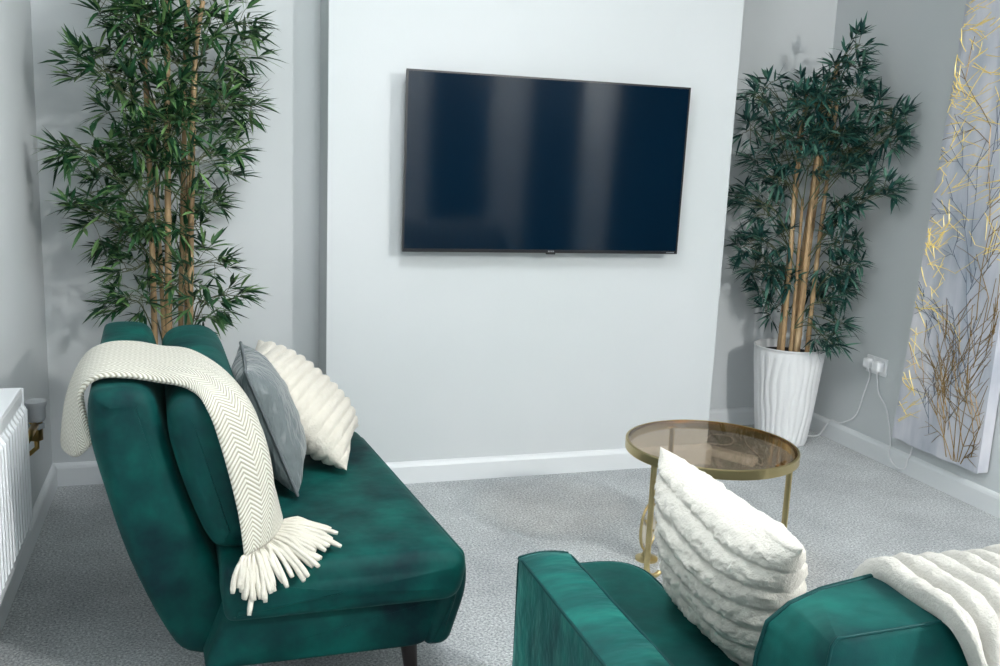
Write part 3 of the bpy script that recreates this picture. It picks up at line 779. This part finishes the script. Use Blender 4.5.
def bamboo(root, canes, clusters, lm, ncl, nleaf, xmin, xmax, ymin, ymax, spread=0.085):
    cobs = []
    for pts, r in canes:
        line = catmull(pts, 60); rad = []
        gap = random.choice([7, 8, 9])
        for i in range(60):
            rad.append(r*(1 - 0.35*i/59)*(1.18 if i % gap == 0 else 0.97 if i % gap in (1, gap-1) else 1.0))
        mb = MB(); mb.tube(line, rad, 10); cobs.append((mb.build('cane', CANE, root), line))
    for c in clusters:
        c = Vector(c)
        best = None
        for o, line in cobs:
            for i in range(14, 60, 2):
                q = line[i]; dz = c.z - q.z
                if dz < 0.02 and i > 20: continue
                s = (Vector((q.x-c.x, q.y-c.y, 0)).length - 0.9*dz)
                s = abs(s) + 0.25*Vector((q.x-c.x, q.y-c.y, 0)).length + random.uniform(0, 0.05)
                if best is None or s < best[0]: best = (s, o, q)
        s, o, q = best
        mb = MB()
        out = Vector((c.x-q.x, c.y-q.y, 0)); out = out.normalized() if out.length > 0.02 else rand_dir()
        stem = catmull([q, q.lerp(c, 0.5) + Vector((0, 0, 0.05)), c, c + out*0.05 - Vector((0, 0, 0.01))], 10)
        mb.tube(stem, [0.0032 - 0.0002*i for i in range(10)], 5)
        tips = []
        for k in range(ncl):
            d = (rand_dir() + out*0.55 + Vector((0, 0, 0.1))).normalized()
            b = stem[random.randint(3, 9)]
            t = c + Vector((d.x*spread, d.y*spread, d.z*spread*0.85))
            mb.tube([b, b.lerp(t, 0.5) + Vector((0, 0, 0.008)), t], [0.0016, 0.0014, 0.001], 4)
            tips.append((t, (t-b).normalized() if (t-b).length > 1e-3 else d))
        nt = len(mb.f); n0 = len(mb.v)
        for t, d in tips:
            for k in range(nleaf):
                ax = (d + rand_dir()*0.85 + out*0.25).normalized(); ax.z = ax.z*0.7 + 0.10
                ln = random.uniform(0.055, 0.115); e = t + ax.normalized()*ln
                if e.x < xmin or e.x > xmax or e.y > ymax or e.y < ymin: 
                    ax = Vector((ax.x*(-0.3 if (e.x < xmin or e.x > xmax) else 1), ax.y*(-0.3 if (e.y > ymax or e.y < ymin) else 1), ax.z - 0.2))
                leaf(mb, t - d*random.uniform(0, 0.03), ax, (Vector((0, 0, 1)) + rand_dir()*0.5).normalized(), ln, random.uniform(0.0060, 0.0095))
        mb.v = [(max(xmin, min(xmax, v[0])), max(ymin, min(ymax, v[1])), v[2]) for v in mb.v]
        lf = mb.build('leaf_spray', [TWIG, lm], o, smooth=False)
        mi = [0]*nt + [1]*(len(mb.f)-nt)
        lf.data.polygons.foreach_set('material_index', mi)

# left plant: stands behind the sofa
pa = thing('potted_bamboo', (-0.56, -0.06, 0.0), 'tall leafy green bamboo plant in the left alcove behind the green sofa', 'plant')
mb = MB(); mb.lathe((-0.56, -0.06), [(0.11, 0.0), (0.12, 0.005), (0.16, 0.29), (0.168, 0.30), (0.168, 0.32), (0.152, 0.32), (0.148, 0.27)], 40, True, False); mb.build('pot', DARKPOT, pa, sharp=40)
mb = MB(); mb.lathe((-0.56, -0.06), [(0.149, 0.262), (0.150, 0.285), (0.08, 0.296), (0.01, 0.298)], 32); mb.build('soil', SOIL, pa)
canes = [([(-0.632, -0.06, 0.27), (-0.634, -0.06, 0.70), (-0.636, -0.05, 1.2), (-0.645, -0.05, 1.72), (-0.66, -0.05, 1.95)], 0.0125),
         ([(-0.585, -0.09, 0.27), (-0.582, -0.09, 0.70), (-0.575, -0.08, 1.2), (-0.565, -0.08, 1.75), (-0.56, -0.08, 2.05)], 0.0140),
         ([(-0.545, -0.02, 0.27), (-0.54, -0.02, 0.70), (-0.52, -0.01, 1.25), (-0.50, 0.0, 1.8), (-0.48, 0.0, 2.0)], 0.0115),
         ([(-0.505, -0.09, 0.27), (-0.505, -0.085, 0.70), (-0.49, -0.07, 1.25), (-0.47, -0.06, 1.7), (-0.44, -0.06, 1.9)], 0.0125),
         ([(-0.525, 0.03, 0.27), (-0.52, 0.03, 0.70), (-0.505, 0.03, 1.2), (-0.48, 0.03, 1.6)], 0.0095),
         ([(-0.60, 0.02, 0.27), (-0.605, 0.02, 0.70), (-0.615, 0.03, 1.2), (-0.62, 0.04, 1.55)], 0.0095)]
bamboo(pa, canes, LEAF_L, LEAF_A, 9, 7, XL+0.02, -0.02, -0.48, DL-0.02)

# right plant
pcx, pcy = 2.392, 0.25
pb = thing('potted_bamboo', (pcx, pcy, 0.0), 'bamboo plant in a tall white rippled planter in the right alcove corner', 'plant')
mb = MB(); rings = []; H = 0.50; nseg = 180
for k in range(41):
    t = k/40; z = H*t; R = 0.124 + 0.050*t**0.9
    amp = 0.0035*min(1.0, t*14, (1-t)*9)
    row = []
    for j in range(nseg):
        th = 2*math.pi*j/nseg
        ph = 26*th + 1.1*math.sin(11*z + 3*th) + 0.8*math.sin(23*z - 5*th)
        q = R + amp*(abs(math.sin(ph/2))**0.7*2 - 1)
        row.append((pcx + q*math.cos(th), pcy + q*math.sin(th), z))
    rings.append(row)
for R, z in ((0.176, H), (0.1765, H+0.004), (0.173, H+0.007), (0.167, H+0.004), (0.160, H-0.05)):
    rings.append([(pcx + R*math.cos(2*math.pi*j/nseg), pcy + R*math.sin(2*math.pi*j/nseg), z) for j in range(nseg)])
mb.rings(rings, True, False); tag(mb.build('planter', POT, pb), 'white planter with rippled vertical ridges')
mb = MB(); mb.lathe((pcx, pcy), [(0.163, H-0.055), (0.1605, H-0.035), (0.10, H-0.028), (0.01, H-0.026)], 40); mb.build('soil', SOIL, pb)
zz = H-0.06
canes = [([(2.315, 0.20, zz), (2.312, 0.20, 0.9), (2.305, 0.21, 1.3), (2.30, 0.21, 1.62)], 0.0135),
         ([(2.345, 0.27, zz), (2.350, 0.27, 0.9), (2.352, 0.27, 1.3), (2.36, 0.27, 1.8)], 0.0120),
         ([(2.375, 0.17, zz), (2.378, 0.17, 0.9), (2.39, 0.18, 1.35), (2.41, 0.18, 1.75)], 0.0140),
         ([(2.420, 0.22, zz), (2.425, 0.22, 0.9), (2.445, 0.22, 1.4), (2.48, 0.22, 1.9)], 0.0135),
         ([(2.455, 0.19, zz), (2.458, 0.19, 0.9), (2.468, 0.19, 1.3), (2.48, 0.19, 1.7)], 0.0125),
         ([(2.440, 0.30, zz), (2.445, 0.30, 0.9), (2.46, 0.29, 1.3), (2.47, 0.29, 1.85)], 0.0110),
         ([(2.395, 0.31, zz), (2.390, 0.31, 0.9), (2.385, 0.31, 1.4)], 0.0100),
         ([(2.335, 0.155, zz), (2.330, 0.16, 0.85), (2.32, 0.16, 1.25)], 0.0100)]
bamboo(pb, canes, LEAF_R, LEAF_B, 9, 7, CW+0.02, XR-0.02, -0.35, YB-0.02, 0.075)

# ------------------------------------------------------------------ socket, plugs, cables, extension lead
so_ = thing('wall_socket', (XR-0.005, -0.045, 0.415), 'white double wall socket on the right wall beside the tall canvas', 'socket')
bx(XR-0.009, -0.118, 0.415, XR, 0.028, 0.501).build('faceplate', PLASTIC, so_, smooth=False, bevel=0.003)
for y in (-0.065, -0.022):
    bx(XR-0.012, y-0.007, 0.478, XR-0.008, y+0.007, 0.494).build('switch', PLASTIC, so_, smooth=False, bevel=0.0015)
def plug(y, z, label, pts, depth):
    p = thing('plug', (XR-0.03, y, z-0.025), label, 'plug', 'plugs in the wall socket')
    bx(XR-0.009-depth, y-0.024, z-0.025, XR-0.0095, y+0.024, z+0.025).build('body', PLASTIC, p, smooth=False, bevel=0.008)
    m = MB(); m.tube(catmull(pts, 70), 0.0034, 8); m.build('cable', CABLE, p)
plug(-0.005, 0.462, 'left white plug in the wall socket with cable running down behind the planter',
     [(2.672, -0.012, 0.44), (2.682, -0.017, 0.40), (2.688, 0.017, 0.304), (2.688, 0.046, 0.203), (2.684, 0.085, 0.150), (2.668, 0.15, 0.112), (2.668, 0.22, 0.106), (2.66, 0.26, 0.05), (2.645, 0.285, 0.006), (2.58, 0.305, 0.004), (2.52, 0.42, 0.004), (2.40, 0.45, 0.004), (2.26, 0.40, 0.004), (2.18, 0.28, 0.004)], 0.032)
plug(-0.082, 0.462, 'right larger white plug in the wall socket with cable dropping behind the canvas',
     [(2.664, -0.078, 0.44), (2.675, -0.076, 0.418), (2.686, -0.089, 0.331), (2.692, -0.14, 0.276), (2.692, -0.175, 0.209), (2.690, -0.205, 0.12), (2.674, -0.225, 0.06), (2.665, -0.28, 0.022), (2.665, -0.34, 0.030), (2.668, -0.355, 0.075), (2.684, -0.35, 0.10), (2.69, -0.36, 0.2), (2.69, -0.40, 0.35)], 0.042)
ex = thing('power_strip', (1.94, 0.05, 0.0), 'power strip lying on the carpet seen through the glass table top', 'power strip')
A_ = Vector((1.865, 0.165, 0)); B_ = Vector((2.025, -0.095, 0)); dd = (B_-A_).normalized(); ss = Vector((-dd.y, dd.x, 0))*0.03
mb = MB(); vs = [A_-ss, B_-ss, B_+ss, A_+ss]
mb.add([v + Vector((0, 0, 0.001)) for v in vs] + [v + Vector((0, 0, 0.042)) for v in vs], [(0, 3, 2, 1), (4, 5, 6, 7), (0, 1, 5, 4), (1, 2, 6, 5), (2, 3, 7, 6), (3, 0, 4, 7)])
mb.build('body', PLASTIC, ex, smooth=False, bevel=0.006)
for k in range(3):
    c = A_.lerp(B_, 0.25 + 0.27*k); m = MB()
    for q in ((0.009, 0), (-0.006, 0.011), (-0.006, -0.011)):
        p = c + dd*q[0] + ss.normalized()*q[1]
        m.box((p.x-0.003, p.y-0.003, 0.0415), (p.x+0.003, p.y+0.003, 0.0428))
    m.build('outlet', TVBLACK, ex, smooth=False)
m = MB(); m.tube(catmull([(2.02, -0.09, 0.02), (2.06, -0.10, 0.006), (2.12, 0.02, 0.005), (2.16, 0.18, 0.005), (2.19, 0.26, 0.005)], 40), 0.0034, 8); m.build('cable', CABLE, ex)
m = MB(); m.tube(catmull([(1.875, 0.15, 0.03), (1.87, 0.22, 0.03), (1.93, 0.24, 0.02), (2.05, 0.22, 0.006), (2.13, 0.27, 0.005), (2.15, 0.36, 0.005), (2.08, 0.40, 0.005), (1.98, 0.30, 0.012), (1.90, 0.28, 0.02), (1.845, 0.26, 0.006), (1.85, 0.34, 0.005)], 80), 0.0036, 8)
tag(m.build('cable', CABLE), 'loose white cable looped on the carpet behind the power strip', 'cable')

# ------------------------------------------------------------------ tall canvas with gold branches
art = thing('canvas_picture', (2.66, -0.55, 0.165), 'tall pale grey canvas with gold branches hanging on the right wall', 'picture')
zb, zt = 0.165, 2.42; fx = 2.635
def yl(z): return -0.272 - 0.064*(z - zb)      # left edge
def yr(z): return -0.795 - 0.010*(z - zb)
ART = mat('pale_grey_canvas', (196, 199, 208), 0.7, 0, 0.3)
_n = noise_node(ART, 3.0, 4, 0.55, (1, 2.4, 0.5))
L(ART, ramp(ART, _n.outputs['Fac'], [(0.32, (164, 172, 184)), (0.5, (196, 199, 208)), (0.68, (222, 221, 226))]).outputs['Color'], bsdf(ART).inputs['Base Color'])
_n = noise_node(ART, 350, 2); bump(ART, _n.outputs['Fac'], 0.1, 0.002)
mb = MB(); nz_, ny_ = 60, 16; rows = []
for i in range(nz_+1):
    z = zb + (zt-zb)*i/nz_
    a, b = yl(z), yr(z); row = [(XR-0.008, a, z), (fx+0.006, a, z)]
    for j in range(ny_+1):
        y = a + (b-a)*j/ny_
        row.append((fx + 0.003*math.sin(y*14+z*2) if 0 < j < ny_ else fx+0.001, y, z + (0.004*math.sin(j*1.1) if i == 0 else 0)))
    row += [(fx+0.006, b, z), (XR-0.008, b, z)]
    rows.append(row)
mb.rings([list(reversed(r)) for r in rows]); mb.build('canvas', ART, art, smooth=False)
mb = MB()  # dark strips stand in for the shadow gaps along the canvas edge
for i in range(46):
    z = zb + 0.05 + i*0.048; y = yl(z) + 0.0012
    mb.box((fx+0.010, y-0.0005, z), (fx+0.024, y+0.001, z + random.uniform(0.012, 0.028)))
tag(mb.build('edge_shadow_dashes', mat('edge_shadow_grey', (74, 78, 84), 0.5), art, smooth=False), 'painted shadow dashes along the left edge')
FOIL = mat('gold_foil', (252, 228, 138), 0.35, 0.15)
BRONZE = mat('bronze_paint', (140, 116, 74), 0.42, 0.7)
SLATE = mat('slate_blue_paint', (92, 102, 116), 0.6)
def branch_mesh():
    return MB()
def stroke(mb, p, ang, ln, wd, depth, bend, rnd, kids=2):
    """p=(y,z) on the face; a ribbon raised a hair from the canvas; ang from straight up (+ to the left)"""
    pts = [Vector(p)]; a = ang
    n = 6
    for k in range(n):
        a += bend*rnd.uniform(-1, 1)
        pts.append(pts[-1] + Vector((math.sin(a), math.cos(a)))*ln/n)
    ok = [q for q in pts if yr(q.y)+0.004 < q.x < yl(q.y)-0.003 and zb+0.006 < q.y < zt-0.01]
    cut = 0
    for q in pts:
        if q in ok: cut += 1
        else: break
    pts = pts[:cut]
    if len(pts) < 2: return
    m = len(pts); rings = []
    for k, q in enumerate(pts):
        t = (pts[min(k+1, m-1)] - pts[max(k-1, 0)]).normalized(); nx = Vector((-t.y, t.x)); w_ = wd*(1-0.6*k/(m-1))
        l_, r_ = q + nx*w_, q - nx*w_
        xf = fx + 0.003*math.sin(q.x*14+q.y*2)
        rings.append([(xf+0.001, l_.x, l_.y), (xf-0.0026, q.x, q.y), (xf+0.001, r_.x, r_.y)])
    mb.rings(rings)
    if depth > 0:
        for k in range(kids):
            i = rnd.randint(1, m-1); s = rnd.choice((-1, 1))
            stroke(mb, pts[i], a + s*rnd.uniform(0.35, 0.95), ln*rnd.uniform(0.5, 0.8), wd*0.7, depth-1, bend, rnd, kids)
R5 = random.Random(5)
mb = MB()
for (y, z, dens, spread) in [(-0.50, 2.03, 9, .10), (-0.46, 1.93, 10, .09), (-0.425, 1.80, 9, .07), (-0.435, 1.70, 16, .06), (-0.47, 1.66, 10, .06), (-0.42, 1.55, 9, .07), (-0.40, 1.40, 9, .07), (-0.385, 1.26, 8, .07), (-0.38, 1.10, 12, .05), (-0.42, 1.16, 7, .05), (-0.37, 0.95, 7, .06), (-0.37, 0.82, 9, .05), (-0.355, 0.68, 6, .05), (-0.345, 0.50, 6, .05), (-0.335, 0.38, 6, .05), (-0.33, 0.30, 5, .05), (-0.66, 1.45, 10, .08), (-0.68, 1.30, 10, .07), (-0.70, 1.62, 8, .08), (-0.62, 1.85, 6, .08), (-0.70, 1.12, 8, .06), (-0.55, 2.2, 8, .1), (-0.7, 2.1, 8, .1)]:
    for k in range(dens):
        stroke(mb, (y + R5.uniform(-spread, spread), z + R5.uniform(-spread, spread)), R5.choice((1, -1))*R5.uniform(0.5, 2.3), R5.uniform(0.07, 0.17), 0.0030, 1 if R5.random() < .5 else 0, 0.10, R5, 1)
tag(mb.build('gold_twigs', FOIL, art, smooth=False), 'bright gold foil twigs')
mb = MB()
for (y, z, a, ln) in [(-0.672, 0.175, 0.35, 0.34), (-0.660, 0.175, 0.15, 0.30), (-0.680, 0.178, 0.0, 0.42), (-0.69, 0.18, -0.15, 0.45), (-0.65, 0.178, 0.6, 0.30), (-0.62, 0.18, 0.25, 0.25), (-0.70, 0.175, -0.5, 0.2), (-0.585, 0.345, 0.5, 0.25), (-0.68, 0.46, 0.05, 0.40), (-0.685, 0.80, 0.02, 0.42), (-0.70, 0.60, -0.25, 0.3), (-0.685, 1.2, 0.05, 0.4), (-0.56, 0.42, 0.2, 0.25), (-0.75, 0.22, -0.1, 0.4), (-0.72, 0.4, 0.5, 0.3)]:
    stroke(mb, (y, z), a, ln, 0.0040, 2, 0.09, R5, 3)
tag(mb.build('bronze_branches', BRONZE, art, smooth=False), 'bronze painted branches')
mb = MB()
for (y, z, a, ln) in [(-0.64, 0.50, 0.25, 0.35), (-0.66, 0.70, 0.35, 0.30), (-0.63, 0.95, 0.3, 0.35), (-0.60, 1.1, 0.1, 0.35), (-0.61, 0.30, 0.1, 0.3), (-0.64, 1.35, 0.0, 0.4), (-0.53, 0.5, 0.2, 0.2), (-0.5, 0.25, 0.2, 0.2)]:
    stroke(mb, (y, z), a, ln, 0.0028, 3, 0.09, R5, 2)
tag(mb.build('slate_twigs', SLATE, art, smooth=False), 'slate blue twigs')

# ------------------------------------------------------------------ curtains behind the camera, mirrored in the television screen
NAVY = mat('navy_curtain_cloth', (16, 26, 40), 0.85, 0, 0.2)
_n = noise_node(NAVY, 300, 2); bump(NAVY, _n.outputs['Fac'], 0.2, 0.002)
def curtain(p0, p1, inw, label):
    """hangs from p0 to p1 (plan), folds towards inw"""
    a, b = Vector((*p0, 0)), Vector((*p1, 0)); n = Vector((*inw, 0)); ln = (b-a).length; d = (b-a)/ln; mid = (a+b)/2
    t = thing('curtain', (mid.x + n.x*0.08, mid.y + n.y*0.08, 0.015), label, 'curtain', 'navy curtains')
    m = MB(); P = []; k = int(ln/0.02)
    for i in range(k+1):
        s = ln*i/k; row = []
        for z in (0.015, 0.4, 1.0, 1.6, 2.2, 2.36):
            amp = 0.035*(1 - 0.25*z/2.36); q = a + d*s + n*(0.075 + amp*math.sin(s*2*math.pi/0.16 + 0.3*math.sin(z*2)))
            row.append(Vector((q.x, q.y, z)))
        P.append(row)
    m.grid(P); o = m.build('drape', NAVY, t)
    so = o.modifiers.new('solid', 'SOLIDIFY'); so.thickness = 0.004; so.offset = 0
    m = MB(); m.tube([a + n*0.075 - d*0.06 + Vector((0, 0, 2.375)), b + n*0.075 + d*0.06 + Vector((0, 0, 2.375))], 0.012, 12); m.build('pole', GOLD, t, sharp=50)
    for s in (-0.03, ln+0.03):
        q = a + d*s; m = MB(); m.tube([q + n*0.002 + Vector((0, 0, 2.375)), q + n*0.075 + Vector((0, 0, 2.375))], 0.008, 8); m.build('bracket', GOLD, t, sharp=50)
curtain((1.66, YF), (2.26, YF), (0, 1), 'navy curtain behind the viewer, mirrored as the dark left band in the television')
curtain((XR, -5.25), (XR, -4.10), (-1, 0), 'navy curtain on the right wall mirrored as the dark middle band in the television')
curtain((XR, -3.25), (XR, -2.15), (-1, 0), 'navy curtain mirrored as the dark band at the right end of the television')
